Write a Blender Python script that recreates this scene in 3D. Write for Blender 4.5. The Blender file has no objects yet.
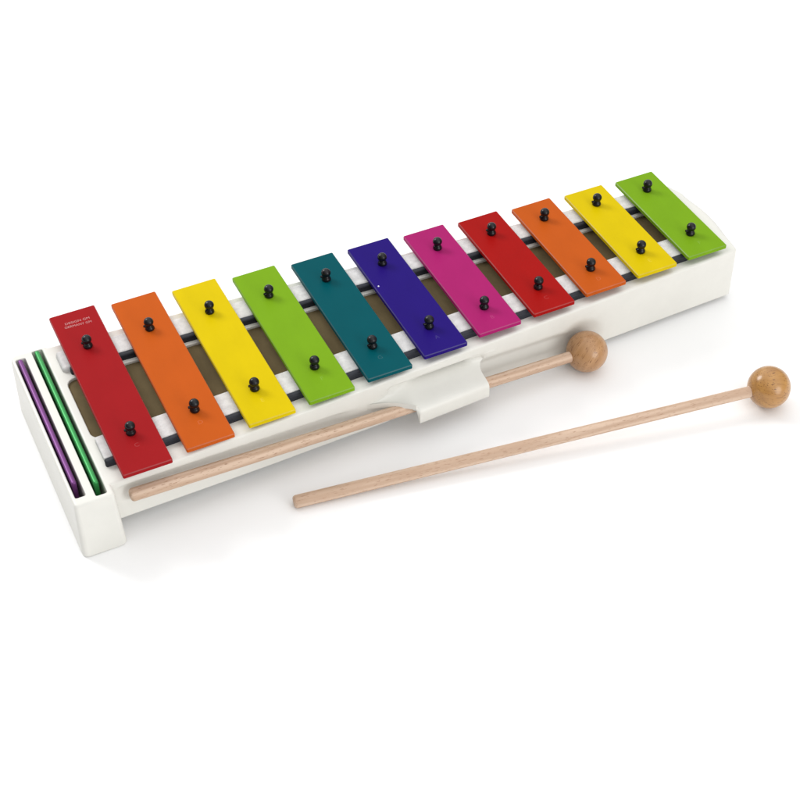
import bpy, bmesh, math, random
from mathutils import Vector, Matrix
random.seed(4)
S = 0.001                      # everything below is written in millimetres
sc = bpy.context.scene
COL = sc.collection
TZ = -42.5                     # table height (z = 0 is the top of the tone bars)

# ------------------------------------------------------------------ helpers
def mm(v): return Vector(v) * S
def tag(o, label=None, cat=None, group=None, kind=None):
    if label: o['label'] = label
    if cat: o['category'] = cat
    if group: o['group'] = group
    if kind: o['kind'] = kind
    return o
def empty(name, loc):
    o = bpy.data.objects.new(name, None); COL.objects.link(o); o.location = mm(loc)
    o.empty_display_size = .01
    return o
def mesh_of(name, verts, faces, origin=(0, 0, 0)):
    me = bpy.data.meshes.new(name)
    ox, oy, oz = origin
    me.from_pydata([((x-ox)*S, (y-oy)*S, (z-oz)*S) for x, y, z in verts], [], faces)
    bm = bmesh.new(); bm.from_mesh(me)
    bmesh.ops.recalc_face_normals(bm, faces=bm.faces)
    bm.to_mesh(me); bm.free()
    return me
def smooth(me, ang=40):
    me.polygons.foreach_set('use_smooth', [True]*len(me.polygons))
    me.set_sharp_from_angle(angle=math.radians(ang))
def put(name, me, mat, parent=None, loc=(0, 0, 0)):
    o = bpy.data.objects.new(name, me); COL.objects.link(o)
    if mat and not me.materials: me.materials.append(mat)
    if parent: o.parent = parent
    o.location = mm(loc)
    return o
def part(name, verts, faces, mat, parent, origin=(0, 0, 0), ang=40, wn=False):
    me = mesh_of(name, verts, faces, origin); smooth(me, ang)
    o = put(name, me, mat, parent)
    if wn:
        m = o.modifiers.new('wn', 'WEIGHTED_NORMAL'); m.keep_sharp = True
    return o
def rounded(pts, step=6.0):
    """counter-clockwise polygon [(x,y,r)] -> dense outline with arcs at the corners"""
    n = len(pts); out = []
    segs = []
    for i in range(n):
        P = Vector(pts[i][:2]); A = Vector(pts[i-1][:2]); B = Vector(pts[(i+1) % n][:2]); r = pts[i][2]
        da = (A-P).normalized(); db = (B-P).normalized()
        ang = da.angle(db)
        if r <= 0 or ang > 3.1: segs.append([P]); continue
        t = r/math.tan(ang/2)
        c = P + (da+db).normalized()*(r/math.sin(ang/2))
        a0 = (P+da*t-c); a1 = (P+db*t-c)
        th0 = math.atan2(a0.y, a0.x); d = (math.atan2(a1.y, a1.x)-th0+math.pi) % (2*math.pi)-math.pi
        k = 6
        segs.append([c+Vector((math.cos(th0+d*j/k), math.sin(th0+d*j/k)))*r for j in range(k+1)])
    for i in range(n):
        out += segs[i]
        a = segs[i][-1]; b = segs[(i+1) % n][0]
        m = int((b-a).length//step)
        for j in range(1, m+1): out.append(a.lerp(b, j/(m+1)))
    return out
def normals2d(o):
    n = len(o); res = []
    for i in range(n):
        t = (o[(i+1) % n]-o[i]).normalized()+(o[i]-o[i-1]).normalized()
        t.normalize(); res.append(Vector((t.y, -t.x)))
    return res
def loft(rings, cap=True):
    n = len(rings[0]); v = [p for r in rings for p in r]; f = []
    for k in range(len(rings)-1):
        for i in range(n):
            j = (i+1) % n
            f.append((k*n+i, k*n+j, (k+1)*n+j, (k+1)*n+i))
    if cap:
        f.append(tuple(range(n))); f.append(tuple((len(rings)-1)*n+i for i in range(n)))
    return v, f
def prism(pts, z0, z1, rtop=.6, rbot=.2, step=1e9, k=3):
    """extruded outline with rounded top and bottom edges"""
    o = rounded(pts, step); nn = normals2d(o); rings = []
    def ring(ins, z): rings.append([(p.x-q.x*ins, p.y-q.y*ins, z) for p, q in zip(o, nn)])
    for j in range(k+1):
        a = math.pi/2*j/k; ring(rbot*(1-math.sin(a)), z0+rbot*(1-math.cos(a)))
    for j in range(k+1):
        a = math.pi/2*j/k; ring(rtop*(1-math.cos(a)), z1-rtop*(1-math.sin(a)))
    return loft(rings)
def quad(x0, x1, ya0, ya1, yb0, yb1, r=1.0):
    """ccw quad: front edge y ya0->ya1, rear edge yb0->yb1"""
    return [(x0, ya0, r), (x1, ya1, r), (x1, yb1, r), (x0, yb0, r)]
def lathe(prof, n=24, axis='z'):
    v = []; f = []
    for r, h in prof:
        for i in range(n):
            a = 2*math.pi*i/n; c, s_ = math.cos(a)*r, math.sin(a)*r
            v.append((c, s_, h) if axis == 'z' else (h, c, s_))
    for k in range(len(prof)-1):
        for i in range(n):
            j = (i+1) % n; f.append((k*n+i, k*n+j, (k+1)*n+j, (k+1)*n+i))
    f.append(tuple(range(n))); f.append(tuple((len(prof)-1)*n+i for i in range(n)))
    return v, f
def smoothstep(a, b, x):
    t = max(0, min(1, (x-a)/(b-a))); return t*t*(3-2*t)
def lerp(a, b, t): return a+(b-a)*t

# ------------------------------------------------------------------ materials
def mat(name):
    m = bpy.data.materials.new(name); m.use_nodes = True
    nt = m.node_tree; b = nt.nodes['Principled BSDF']
    return m, nt, b
def N(nt, t, **kw):
    n = nt.nodes.new(t)
    for k, v in kw.items():
        if k in n.inputs: n.inputs[k].default_value = v
        else: setattr(n, k, v)
    return n
def coords(nt, scale=(1, 1, 1)):
    tc = N(nt, 'ShaderNodeTexCoord'); mp = N(nt, 'ShaderNodeMapping'); mp.inputs['Scale'].default_value = scale
    nt.links.new(tc.outputs['Object'], mp.inputs['Vector']); return mp.outputs['Vector']
def ramp(nt, fac, stops):
    r = N(nt, 'ShaderNodeValToRGB'); nt.links.new(fac, r.inputs['Fac'])
    e = r.color_ramp.elements
    while len(e) < len(stops): e.new(.5)
    for k, (p, c) in enumerate(stops): e[k].position = p; e[k].color = (*c, 1)
    return r.outputs['Color']
def bump(nt, b, h, strength, dist=.0002):
    n = N(nt, 'ShaderNodeBump'); n.inputs['Strength'].default_value = strength; n.inputs['Distance'].default_value = dist
    nt.links.new(h, n.inputs['Height']); nt.links.new(n.outputs['Normal'], b.inputs['Normal'])
def paint(name, col, rough=.42, spec=.25, var=.06, coat=0.0):
    m, nt, b = mat(name)
    v = coords(nt, (90, 45, 90))
    no = N(nt, 'ShaderNodeTexNoise', Scale=1.0, Detail=4.0, Roughness=.6); nt.links.new(v, no.inputs['Vector'])
    c = ramp(nt, no.outputs['Fac'], [(.3, tuple(x*(1-var) for x in col)), (.7, tuple(min(1, x*(1+var)) for x in col))])
    nt.links.new(c, b.inputs['Base Color'])
    f = N(nt, 'ShaderNodeTexNoise', Scale=14.0, Detail=3.0); nt.links.new(v, f.inputs['Vector'])
    mr = N(nt, 'ShaderNodeMapRange'); mr.inputs['To Min'].default_value = rough-.06; mr.inputs['To Max'].default_value = rough+.08
    nt.links.new(f.outputs['Fac'], mr.inputs['Value']); nt.links.new(mr.outputs['Result'], b.inputs['Roughness'])
    bump(nt, b, f.outputs['Fac'], .05, .0001)
    b.inputs['Specular IOR Level'].default_value = spec
    b.inputs['Coat Weight'].default_value = coat; b.inputs['Coat Roughness'].default_value = .25
    return m
def wood(name, light, dark, pore, along, fine, rough, coat, stripe, wmix=.45):
    m, nt, b = mat(name)
    v = coords(nt, along)
    n1 = N(nt, 'ShaderNodeTexNoise', Scale=1.0, Detail=5.0, Roughness=.62, Distortion=.6); nt.links.new(v, n1.inputs['Vector'])
    w = N(nt, 'ShaderNodeTexWave', Scale=stripe, Distortion=5.0, Detail=3.0); w.inputs['Detail Scale'].default_value = 1.4
    w.bands_direction = 'Z'; nt.links.new(v, w.inputs['Vector'])
    mx = N(nt, 'ShaderNodeMix'); mx.data_type = 'FLOAT'; mx.inputs[0].default_value = wmix
    nt.links.new(n1.outputs['Fac'], mx.inputs[2]); nt.links.new(w.outputs['Fac'], mx.inputs[3])
    c = ramp(nt, mx.outputs[0], [(.25, dark), (.7, light)])
    vf = coords(nt, fine)
    n2 = N(nt, 'ShaderNodeTexNoise', Scale=1.0, Detail=2.0, Roughness=.5); nt.links.new(vf, n2.inputs['Vector'])
    pf = ramp(nt, n2.outputs['Fac'], [(.60, (0, 0, 0)), (.69, (1, 1, 1))])
    m2 = N(nt, 'ShaderNodeMix'); m2.data_type = 'RGBA'
    nt.links.new(pf, m2.inputs[0]); nt.links.new(c, m2.inputs[6]); m2.inputs[7].default_value = (*pore, 1)
    nt.links.new(m2.outputs[2], b.inputs['Base Color'])
    b.inputs['Roughness'].default_value = rough
    b.inputs['Specular IOR Level'].default_value = .3
    b.inputs['Coat Weight'].default_value = coat; b.inputs['Coat Roughness'].default_value = .16
    bump(nt, b, n2.outputs['Fac'], .18 if coat < .2 else .05, .0002)
    return m
M_white = paint('white_plastic', (.70, .69, .642), rough=.36, spec=.35, var=.02)
M_felt = paint('white_felt', (.63, .62, .61), rough=.9, spec=.05, var=.13)
for n in M_felt.node_tree.nodes:                      # fuzzy, mottled felt
    if n.type == 'BUMP': n.inputs['Strength'].default_value = .5; n.inputs['Distance'].default_value = .0004
    if n.type == 'MAPPING': n.inputs['Scale'].default_value = (260, 260, 260)
M_black = paint('black_rubber', (.006, .006, .008), rough=.27, spec=.32, var=.2)
M_strip = paint('dark_felt_cord', (.016, .018, .026), rough=.6, spec=.35, var=.35)
M_board = paint('brown_board', (.138, .104, .052), rough=.8, spec=.1, var=.18)
M_silver = paint('silver_lettering', (.47, .20, .20), rough=.4, spec=.5, var=.05)
M_dot = paint('pale_speck', (.8, .8, .85), rough=.5, spec=.3)
M_stick = wood('beech', (.62, .46, .345), (.49, .335, .235), (.38, .235, .155), (22, 300, 300), (300, 2000, 2000), .6, .0, .35)
M_ball = wood('oak_lacquered', (.48, .25, .074), (.33, .152, .04), (.17, .07, .02), (28, 330, 380), (110, 1500, 1700), .33, .55, .2, .15)
M_ball2 = wood('beech_lacquered', (.47, .26, .118), (.355, .18, .073), (.24, .112, .045), (45, 330, 330), (170, 1400, 1400), .38, .5, .25, .15)
def anod(name, col):
    m, nt, b = mat(name)
    v = coords(nt, (900, 30, 900)); no = N(nt, 'ShaderNodeTexNoise', Scale=1.0, Detail=3.0); nt.links.new(v, no.inputs['Vector'])
    c = ramp(nt, no.outputs['Fac'], [(.3, tuple(x*.8 for x in col)), (.7, col)]); nt.links.new(c, b.inputs['Base Color'])
    b.inputs['Metallic'].default_value = .4; b.inputs['Roughness'].default_value = .38
    return m
M_purple = anod('purple_metal', (.17, .04, .20)); M_greenm = anod('green_metal', (.03, .30, .07))
COLS = {'red': (.295, .0085, .011), 'orange': (.475, .087, .009), 'yellow': (.60, .45, .001), 'green': (.168, .332, .010),
        'teal': (.000, .074, .090), 'indigo': (.017, .006, .152), 'magenta': (.345, .014, .126), 'scarlet': (.325, .006, .005)}
M_bar = {k: paint(k+'_enamel', c, rough=.44, spec=.04, var=.035) for k, c in COLS.items()}

M_edge = {k: paint(k+'_bevel_highlight', tuple(q*.95+.018 for q in c), rough=.35, spec=.4, var=.1) for k, c in COLS.items()}  # light catching the bevels, painted in as a paler tint of each enamel

# ------------------------------------------------------------------ table
m, nt, b = mat('white_tabletop')
v = coords(nt, (60, 60, 60)); no = N(nt, 'ShaderNodeTexNoise', Scale=1.0, Detail=3.0); nt.links.new(v, no.inputs['Vector'])
nt.links.new(ramp(nt, no.outputs['Fac'], [(.3, (.93, .93, .93)), (.7, (.935, .935, .935))]), b.inputs['Base Color'])
b.inputs['Roughness'].default_value = .7; b.inputs['Specular IOR Level'].default_value = .1
me = mesh_of('tabletop', [(-2500, -2500, TZ), (2500, -2500, TZ), (2500, 2500, TZ), (-2500, 2500, TZ),
                          (-2500, -2500, TZ-30), (2500, -2500, TZ-30), (2500, 2500, TZ-30), (-2500, 2500, TZ-30)],
             [(0, 1, 2, 3), (4, 5, 6, 7), (0, 1, 5, 4), (1, 2, 6, 5), (2, 3, 7, 6), (3, 0, 4, 7)])
tag(put('tabletop', me, m), kind='structure')

# ------------------------------------------------------------------ glockenspiel case
G0 = (-8, 0, TZ)
glock = empty('glockenspiel', G0)
tag(glock, 'long white glockenspiel case with rows of black pins, lying on the white tabletop', 'glockenspiel')
ZR = -7.0                                             # rim height
def wall_y(x): return lerp(-58.2, -39.6, (x+185)/372)
STK0 = Vector((-176.8, -60.7, -16.0)); BALL = Vector((83.4, -54.0, -31.0))
def stick_z(x): return lerp(STK0.z, BALL.z, (x-STK0.x)/(BALL.x-STK0.x))
def clip_top(x): return lerp(-12.0, -13.2, max(0, min(1, (x+44)/70)))
def pocket(x, z):
    """how far the front wall is hollowed behind the clip, the stick and the ball"""
    d = 0
    ramp_x = smoothstep(-40, -24, x)*(1-smoothstep(70, 92, x))
    zc = stick_z(x)
    d = 3.8*ramp_x*(1-smoothstep(3.5, 11.5, abs(z-zc)))
    d = max(d, 2.6*smoothstep(-182, -176, x)*(1-smoothstep(-68, -52, x))*(1-smoothstep(3.3, 6.0, abs(z-zc+.4))))
    if x < 27:
        d = max(d, 11.0*smoothstep(-34, -26, x)*(1-smoothstep(15, 23, x))*smoothstep(.4, -3.4, z-clip_top(x)))
    r = math.hypot(x-BALL.x, (z-BALL.z)*1.05)
    d = max(d, 2.6*(1-smoothstep(6.0, 17.0, r)))
    return d
def zbot(x):
    pts = [(-190, -32.5), (-105, -35.5), (0, -37.3), (105, -38.5), (190, -39.8)]
    for (a, za), (c, zc) in zip(pts, pts[1:]):
        if x <= c: return lerp(za, zc, max(0, (x-a)/(c-a)))
    return pts[-1][1]
def shell(outline, zb, rt=1.5, rb=1.0, lower=0.0, front=None, levels=14):
    o = outline; nn = normals2d(o); rings = []
    def ring(ins0, t, dz0):          # t: 0 at the rim, 1 at the bottom
        R = []
        for p, q in zip(o, nn):
            k_ = 1+1.3*smoothstep(-33, -20, p.y)*(1-smoothstep(12, 22, p.y)) if (p.x > 185 and t == 0) else 1
            ins, dz = ins0*k_, dz0*k_
            z = lerp(ZR, zb(p.x), t)+dz
            y = p.y-q.y*(ins-lower*t); x = p.x-q.x*(ins-lower*t)
            if front and q.y < -.9: y += front(p.x, z)
            R.append((x, y, z))
        rings.append(R)
    k = 5
    ring(rt+.3, 0, 0)
    for j in range(k+1):
        a = math.pi/2*j/k; ring(rt*(1-math.sin(a)), 0, -rt*(1-math.cos(a)))
    for j in range(1, levels): 
        t = j/levels
        ring(0, t, -rt*(1-t)+rb*t)
    for j in range(k+1):
        a = math.pi/2*j/k; ring(rb*(1-math.cos(a)), 1, rb*(1-math.sin(a)))
    return loft(rings)
end_arc = [(187.4, -39.6, 2.5)]+[(187.2+4.8*math.sin(math.pi*t), lerp(-36, 26, t), 0) for t in [i/10 for i in range(1, 10)]]+[(184.5, 31, 5)]
main_out = rounded([(-191, wall_y(-191), 0)]+end_arc+[(-191, 52.5, 0)], step=2.5)
block_out = rounded([(-204.6, -65.3, 2.1), (-184.3, -65.3, 2.1), (-184.3, 53.4, 2.1), (-204.6, 53.4, 4.0)], step=4)
vm, fm = shell(main_out, zbot, front=pocket, levels=40)
vb, fb = shell(block_out, lambda x: TZ+.15, lower=1.2, rb=.8)
def temp(name, v, f):
    o = bpy.data.objects.new(name, mesh_of(name, v, f)); COL.objects.link(o); return o
def cutter(pts, zbottom, ch=1.0, step=1e9):
    o = rounded(pts, step); nn = normals2d(o); rings = []
    for ins, z in [(.4, zbottom), (0, zbottom+.4), (0, ZR-ch), (-ch*.3, ZR-ch*.4), (-ch, ZR), (-ch-.3, ZR+.5), (-ch-.3, ZR+6)]:
        rings.append([(p.x-q.x*ins, p.y-q.y*ins, z) for p, q in zip(o, nn)])
    return loft(rings)
body = temp('body_tmp', vb, fb)
def boolean(target, tool, op):
    md = target.modifiers.new('b', 'BOOLEAN'); md.operation = op; md.object = tool; md.solver = 'EXACT'
    dg = bpy.context.evaluated_depsgraph_get(); dg.update()
    me = bpy.data.meshes.new_from_object(target.evaluated_get(dg))
    target.modifiers.clear(); old = target.data; target.data = me; bpy.data.meshes.remove(old)
    od = tool.data; bpy.data.objects.remove(tool); bpy.data.meshes.remove(od)
boolean(body, temp('main_tmp', vm, fm), 'UNION')
boolean(body, temp('cut1', *cutter(quad(-183.0, 177, -25, -14.5, 22.9, 11.2, 5), -18, .6)), 'DIFFERENCE')
boolean(body, temp('cut2', *cutter(quad(-202.4, -197.2, -59.5, -59.5, 49.2, 49.2, .9), -33, .5)), 'DIFFERENCE')
boolean(body, temp('cut3', *cutter(quad(-193.0, -187.4, -62.2, -62.2, 52.0, 52.0, .9), -33, .5)), 'DIFFERENCE')
me = body.data; bpy.data.objects.remove(body)
for vv in me.vertices: vv.co -= mm(G0)
smooth(me, 35)
case = put('case', me, M_white, glock)
wn = case.modifiers.new('wn', 'WEIGHTED_NORMAL'); wn.keep_sharp = True

# brown board inside the case
part('sound_board', *prism(quad(-184.6, 178.5, -26, -15.5, 23.9, 12.2, 3), -16, -8.6, .4, .2), M_board, glock, G0)
# felt rails and dark cords
def rail(x0, x1, a0, a1, b0, b1, z0, z1, rt, name, mt): 
    part(name, *prism(quad(x0, x1, a0, a1, b0, b1, max(1.2, rt+.15)), z0, z1, rt, .2, step=8, k=5), mt, glock, G0, ang=50)
rail(-182.5, 177, 28.0, 15.6, 44.0, 29.5, ZR-.6, -4.0, 2.2, 'felt_rail', M_felt)
rail(-182.6, 177, -43.4, -31.5, -26.6, -16.4, ZR-.6, -4.0, .8, 'felt_rail', M_felt)
rail(-179.0, 176, 25.1, 13.1, 28.4, 16.0, ZR-.6, -3.3, 1.0, 'rest_cord', M_strip)
rail(-182.8, 176, -46.7, -34.9, -43.5, -31.6, ZR-.6, -3.3, 1.0, 'rest_cord', M_strip)
# feet under the narrow end
for y in (-30, 22):
    part('foot', *[[(x+176, yy+y, z) for x, yy, z in lathe([(4, TZ), (5, TZ+.6), (5, -34)])[0]], lathe([(4, 0), (5, 1), (5, 2)])[1]], M_black, glock, G0)

# ------------------------------------------------------------------ mallet clip on the front wall
def clip_mesh():
    xs = [-50+i*1.25 for i in range(int(78/1.25)+1)]
    # (outwards from the wall, depth below the top crease as a fraction); recess first, then the flare and the lip
    prof = [(-1.6, -.035), (-.5, .012), (.2, .05), (.9, .12), (1.5, .22), (1.7, .34), (1.2, .45), (0, .56), (-2.0, .66), (-4.6, .74), (-7.6, .80),
            (-10.4, .845), (-12.4, .89), (-13.7, .95), (-14.4, 1.06), (-14.6, 1.22), (-14.6, 1.45), (-14.5, 1.66), (-14.1, 1.74)]
    prof = [(-o, f_) for o, f_ in prof]
    def pt(x, k):
        out, fr = prof[k]
        u = max(0, min(1, (x+50)/27.5))
        s = u**1.9
        if x < -22.6 and k > 13: out, fr = prof[13]
        top = clip_top(x); zl = -22.6
        z = top+(zl-top)*fr if fr <= 1 else zl-(fr-1)*11.4
        if out < 0 and k > 1: out *= smoothstep(-34, -19, x)*(1.0+2.1*smoothstep(-40, 0, x))*(1-.8*smoothstep(9, 21, x))
        if k < 2: out = (1.3, .35)[k]*-1 if True else out
        o2 = out*s if out > 0 else out
        if u < .3: o2 = o2-.45*(1-u/.3) if k > 1 else min(o2, -.3)
        if 1 < k < 8: o2 -= .5*(1-smoothstep(-29, -21, x))
        yw = wall_y(min(x, 20))
        xe = x
        t = max(0, min(1, fr))
        lim = 30.0-11.0*smoothstep(.05, .8, t)**.7
        if x > 8: xe = 8+(x-8)*(lim-8)/(xs[-1]-8)
        return Vector((xe, yw-o2, z))
    P = None
    nx, nk = len(xs), len(prof)
    P = [[pt(x, k) for k in range(nk)] for x in xs]
    # thickness along the local normal (inwards)
    v = []; f = []
    for i in range(nx):
        for k in range(nk):
            v.append(P[i][k])
    for i in range(nx):
        for k in range(nk):
            du = P[min(i+1, nx-1)][k]-P[max(i-1, 0)][k]; dk = P[i][min(k+1, nk-1)]-P[i][max(k-1, 0)]
            n = du.cross(dk)
            n = n.normalized() if n.length > 1e-6 else Vector((0, 0, 1))
            v.append(P[i][k]+n*CLIPN*3.3)
    o = nx*nk
    for i in range(nx-1):
        for k in range(nk-1):
            a, b_, c, d = i*nk+k, (i+1)*nk+k, (i+1)*nk+k+1, i*nk+k+1
            f += [(a, b_, c, d), (a+o, d+o, c+o, b_+o)]
    for i in range(nx-1):
        for k in (0, nk-1):
            a, b_ = i*nk+k, (i+1)*nk+k; f.append((a, b_, b_+o, a+o))
    for k in range(nk-1):
        for i in (0, nx-1):
            a, b_ = i*nk+k, i*nk+k+1; f.append((a, b_, b_+o, a+o))
    return v, f
CLIPN = 1.0
v, f = clip_mesh()
me = mesh_of('mallet_clip', [tuple(q) for q in v], f, G0)
bm = bmesh.new(); bm.from_mesh(me); bmesh.ops.remove_doubles(bm, verts=bm.verts, dist=1e-6); bmesh.ops.dissolve_degenerate(bm, edges=bm.edges, dist=1e-6); bm.to_mesh(me); bm.free()
smooth(me, 50)
put('mallet_clip', me, M_white, glock)

# ------------------------------------------------------------------ pins
pin_prof = [(2.0, -9), (2.0, -.2), (2.35, .0), (2.55, .4), (2.5, 1.1), (2.25, 1.7), (1.95, 2.2), (1.9, 2.6)]+[(2.62*math.cos(a), 4.85+2.5*math.sin(a)) for a in [math.radians(q) for q in (-50, -35, -20, -5, 10, 25, 40, 55, 70, 82)]]
pv, pf_ = lathe(pin_prof, 20)
# small moulding tab on the side of the neck
def tabbed():
    v, f = list(pv), list(pf_)
    b0 = len(v); tv, tf = lathe([(.4, -3.2), (.75, -2.9), (.75, -1.2)], 10, 'x')
    v += [(x, y, z+2.4) for x, y, z in tv]; f += [tuple(i+b0 for i in q) for q in tf]
    return v, f
pin_mesh = mesh_of('pin', *tabbed()); smooth(pin_mesh, 45); pin_mesh.materials.append(M_black)
for i in range(11):
    x = (i-5)*33.18
    for y in (35.2-1.25*i, -36.3+1.32*i):
        o = put('pin', pin_mesh, None, glock, (x-G0[0]+random.uniform(-.4, .4), y-G0[1]+random.uniform(-.3, .3), -G0[2]))
        o.rotation_euler = (random.uniform(-.04, .04), random.uniform(-.04, .04), random.uniform(-.5, .7))

# ------------------------------------------------------------------ tone bars
def text_mesh(s, size, width=None):
    cu = bpy.data.curves.new('lettering', 'FONT'); cu.body = s; cu.size = size*S; cu.align_x = 'CENTER'; cu.align_y = 'CENTER'
    cu.extrude = .03*S; cu.resolution_u = 3
    o = bpy.data.objects.new('t', cu); COL.objects.link(o)
    dg = bpy.context.evaluated_depsgraph_get(); dg.update()
    me = bpy.data.meshes.new_from_object(o.evaluated_get(dg))
    bpy.data.objects.remove(o)
    if width:
        xs = [q.co.x for q in me.vertices]; k = width*S/(max(xs)-min(xs))
        for q in me.vertices: q.co.x *= k
    return me
TB = 2.5                                              # bar thickness
bars = [  # colour, rear y, front y, name, label
    ('red', 66.5, -62.2, 'longest red tone bar with small silver lettering, beside the slots at the wide end'),
    ('orange', 62.5, -58.9, 'long orange tone bar between the longest red bar and the long yellow bar'),
    ('yellow', 58.6, -56.5, 'long yellow tone bar between the long orange bar and the long lime green bar'),
    ('green', 54.8, -54.6, 'long lime green tone bar between the long yellow bar and the teal bar'),
    ('teal', 51.2, -52.6, 'dark teal tone bar between the long lime green bar and the indigo bar'),
    ('indigo', 49.3, -49.4, 'deep indigo blue tone bar with a tiny white speck near its left edge'),
    ('magenta', 46.7, -46.9, 'magenta pink tone bar between the indigo bar and the shorter red bar'),
    ('scarlet', 44.2, -45.3, 'shorter red tone bar without lettering, between the magenta bar and the short orange bar'),
    ('orange', 41.7, -43.1, 'short orange tone bar between the shorter red bar and the short yellow bar'),
    ('yellow', 39.4, -42.0, 'short yellow tone bar between the short orange bar and the shortest lime green bar'),
    ('green', 37.7, -40.6, 'shortest lime green tone bar, last one at the narrow end of the white case')]
notes = 'CDEFGABCDEF'
for i, (c, yr, yf, lab) in enumerate(bars):
    x = (i-5)*33.18; cy = (yr+yf)/2; h = (yr-yf)/2; w = 12.5
    o0 = (x, cy, -TB)
    v, f = prism([(x-w, cy-h, .8), (x+w, cy-h, .8), (x+w, cy+h, .8), (x-w, cy+h, .8)], -TB, 0, .42, .2, k=1)
    bar = part('tone_bar', v, f, M_bar[c], None, o0, ang=20)
    bar.location = mm(o0)
    bar.data.materials.append(M_edge[c])               # paler chamfer colour, a painted-in highlight along the edges
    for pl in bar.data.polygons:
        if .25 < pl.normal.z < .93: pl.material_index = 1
    bar.rotation_euler = (random.uniform(-.002, .002), random.uniform(-.003, .003), random.uniform(-.003, .003))
    tag(bar, lab, 'tone bar', 'coloured tone bars')
    if i == 0:
        for s, (px, py), wd, rot in (('DESIGN GM', (-165.4, 57.2), 13.2, -.02), ('GERMANY GM', (-165.8, 54.1), 14.4, -.06)):
            t = put('lettering', text_mesh(s, 2.4, wd), M_silver, bar, (px-x, py-cy, TB+.02)); t.rotation_euler.z = rot
    # faintly stamped note letter near the front end
    cc = COLS[c]
    sm = bpy.data.materials.get(c+'_stamp') or paint(c+'_stamp', tuple(min(1, q*1.08+.006) for q in cc), rough=.5, spec=.3)
    put('stamp', text_mesh(notes[i], 3.8), sm, bar, (0, -36.3+1.32*i-9.0-cy, TB-.008))
    if i == 5:
        pv2, pf2 = lathe([(.32, 0), (.5, .12), (.35, .4)], 10)
        d = part('speck', [(a-10.2-x+x, b_+12.3-cy+cy, z) for a, b_, z in pv2], pf2, M_dot, bar, o0)
        d.location = mm((0, 0, 0)); 
        me = d.data
        zz = min(q.co.z for q in me.vertices)
        for q in me.vertices: q.co.z += (TB-.05)*S-zz

# spare bars standing on edge in the two slots
def spare(x, y0, y1, mt, lab):
    o0 = (x, (y0+y1)/2, -32)
    v, f = prism([(x-1.25, y0, 1.0), (x+1.25, y0, 1.0), (x+1.25, y1, 1.0), (x-1.25, y1, 1.0)], -32.4, -6.0, .9, .3, k=4)
    o = part('spare_tone_bar', v, f, mt, None, o0, ang=45); o.location = mm(o0)
    tag(o, lab, 'tone bar', 'spare tone bars in the end slots')
    return o
spare(-200.2, -50.5, 48.0, M_purple, 'thin purple metal spare bar standing on edge in the outer slot')
spare(-190.5, -54.8, 51.0, M_greenm, 'thin green metal spare bar standing on edge in the inner slot')

# ------------------------------------------------------------------ mallets
def mallet(p0, p1, ball_mat, lab, roll, broll):
    p0, p1 = Vector(p0), Vector(p1)
    L = (p1-p0).length
    root = empty('mallet', p0)
    xa = (p1-p0).normalized(); ya = Vector((0, 0, 1)).cross(xa).normalized(); za = xa.cross(ya)
    R = Matrix((xa, ya, za)).transposed()
    root.rotation_euler = (R @ Matrix.Rotation(roll, 3, 'X')).to_euler()
    tag(root, lab, 'mallet', 'wooden ball mallets')
    ra, rb = 3.4, 3.05
    prof = [(1.4, 0), (2.4, .15), (3.0, .6), (ra, 1.5)]+[(lerp(ra, rb, t), 1.5+(L-6)*t) for t in [j/30 for j in range(1, 31)]]
    part('stick', *lathe(prof, 24, 'x'), M_stick, root, ang=50)
    r = 11.4; n = 40
    bp = [(r*math.sin(math.radians(a)), -r*math.cos(math.radians(a))) for a in [1]+list(range(6, 175, 6))+[179]]
    b_ = part('ball', *lathe(bp, 48), ball_mat, root, ang=80)
    b_.location = mm((L, 0, 0)); b_.rotation_euler = broll
mallet((-100.5, -79.5, TZ+3.45), (155.6, -120.9, TZ+11.4), M_ball, 'wooden mallet with a glossy round ball head, lying loose on the white tabletop', .4, (.2, .25, -.2))
mallet(STK0, BALL, M_ball2, 'wooden mallet with a round ball head, tucked under the clip of the white case', 1.9, (.5, .35, .9))

# ------------------------------------------------------------------ camera
Cc = Vector((-267.32040990297935, -579.0019092204291, 532.1177937693145))
r_ = Vector((0.9042349266343497, -0.42675750214818103, -0.015402331473432224)); u_ = Vector((0.30531207141840266, 0.620851139693318, 0.722030748228711))
fw = Vector((0.2985694835390522, 0.6575879383791595, -0.6916895017256444))
cd = bpy.data.cameras.new('camera'); cam = bpy.data.objects.new('camera', cd); COL.objects.link(cam)
M = Matrix((r_, u_, -fw)).transposed().to_4x4(); M.translation = Cc*S
cam.matrix_world = M
cd.sensor_width = 36; cd.lens = 36*1541.0233910175964/800; cd.clip_start = .01; cd.clip_end = 50
sc.camera = cam

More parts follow.
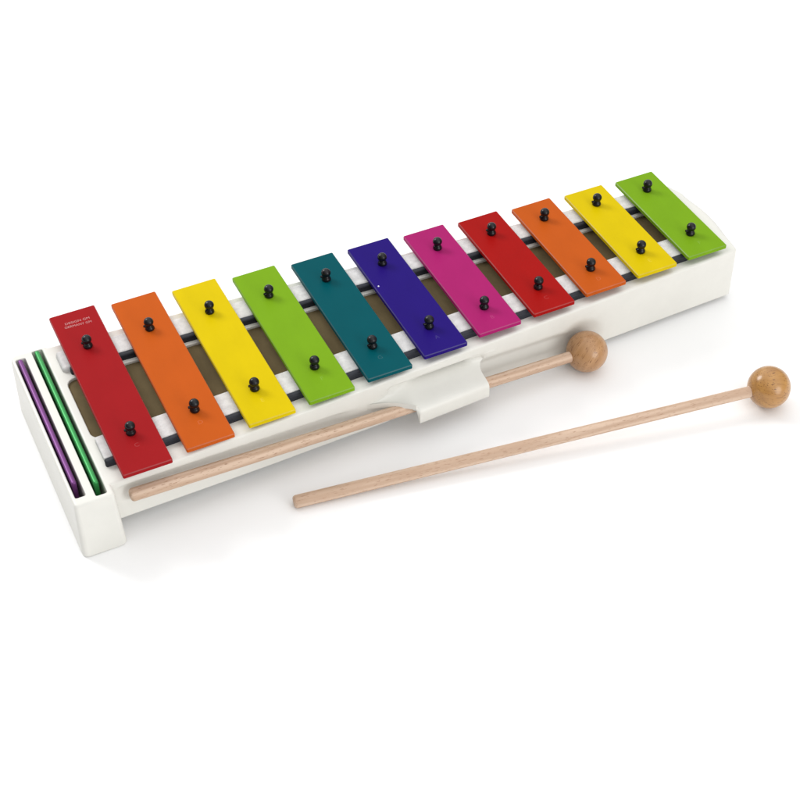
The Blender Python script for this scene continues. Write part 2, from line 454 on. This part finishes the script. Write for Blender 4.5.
# ------------------------------------------------------------------ light
w = bpy.data.worlds.new('World'); sc.world = w; w.use_nodes = True
wn_ = w.node_tree; bg = wn_.nodes['Background']; bg.inputs['Strength'].default_value = 1.62
tc = N(wn_, 'ShaderNodeTexCoord'); sx = N(wn_, 'ShaderNodeSeparateXYZ'); wn_.links.new(tc.outputs['Generated'], sx.inputs[0])
def mrange(sock, a0, a1, b0, b1):
    n = N(wn_, 'ShaderNodeMapRange'); n.interpolation_type = 'SMOOTHSTEP'
    for k, q in (('From Min', a0), ('From Max', a1), ('To Min', b0), ('To Max', b1)): n.inputs[k].default_value = q
    wn_.links.new(sock, n.inputs['Value']); return n.outputs['Result']
mu0 = N(wn_, 'ShaderNodeMath'); mu0.operation = 'MULTIPLY'
mu = N(wn_, 'ShaderNodeMath'); mu.operation = 'MULTIPLY'
wn_.links.new(mrange(sx.outputs['X'], -1.0, .2, .1, 1.0), mu0.inputs[0])
wn_.links.new(mrange(sx.outputs['X'], .25, 1.0, 1.0, .35), mu0.inputs[1]); wn_.links.new(mu0.outputs[0], mu.inputs[0])      # studio: dim on the left ...
wn_.links.new(mrange(sx.outputs['Z'], .0, .65, .35, 1.0), mu.inputs[1])      # ... and towards the floor, bright ceiling
wn_.links.new(mu.outputs[0], bg.inputs['Color'])
def area(name, loc, target, size, power, col=(1, 1, 1)):
    l = bpy.data.lights.new(name, 'AREA'); l.shape = 'DISK'; l.size = size; l.energy = power; l.color = col
    o = bpy.data.objects.new(name, l); COL.objects.link(o); o.location = loc
    o.rotation_euler = (Vector(target)-Vector(loc)).to_track_quat('-Z', 'Y').to_euler()
d = Vector((-.43, .66, .62)).normalized()*1.6
area('key_lamp', d, (0, 0, -.02), .68, 12.6)
area('front_softbox', Vector((.30, -.915, .23)).normalized()*1.25, (0, 0, -.02), .7, 4.7)

sc.view_settings.view_transform = 'Standard'; sc.view_settings.look = 'None'
sc.view_settings.exposure = 0; sc.view_settings.gamma = 1
sc.render.film_transparent = False
sc.cycles.max_bounces = 8; sc.cycles.use_denoising = True
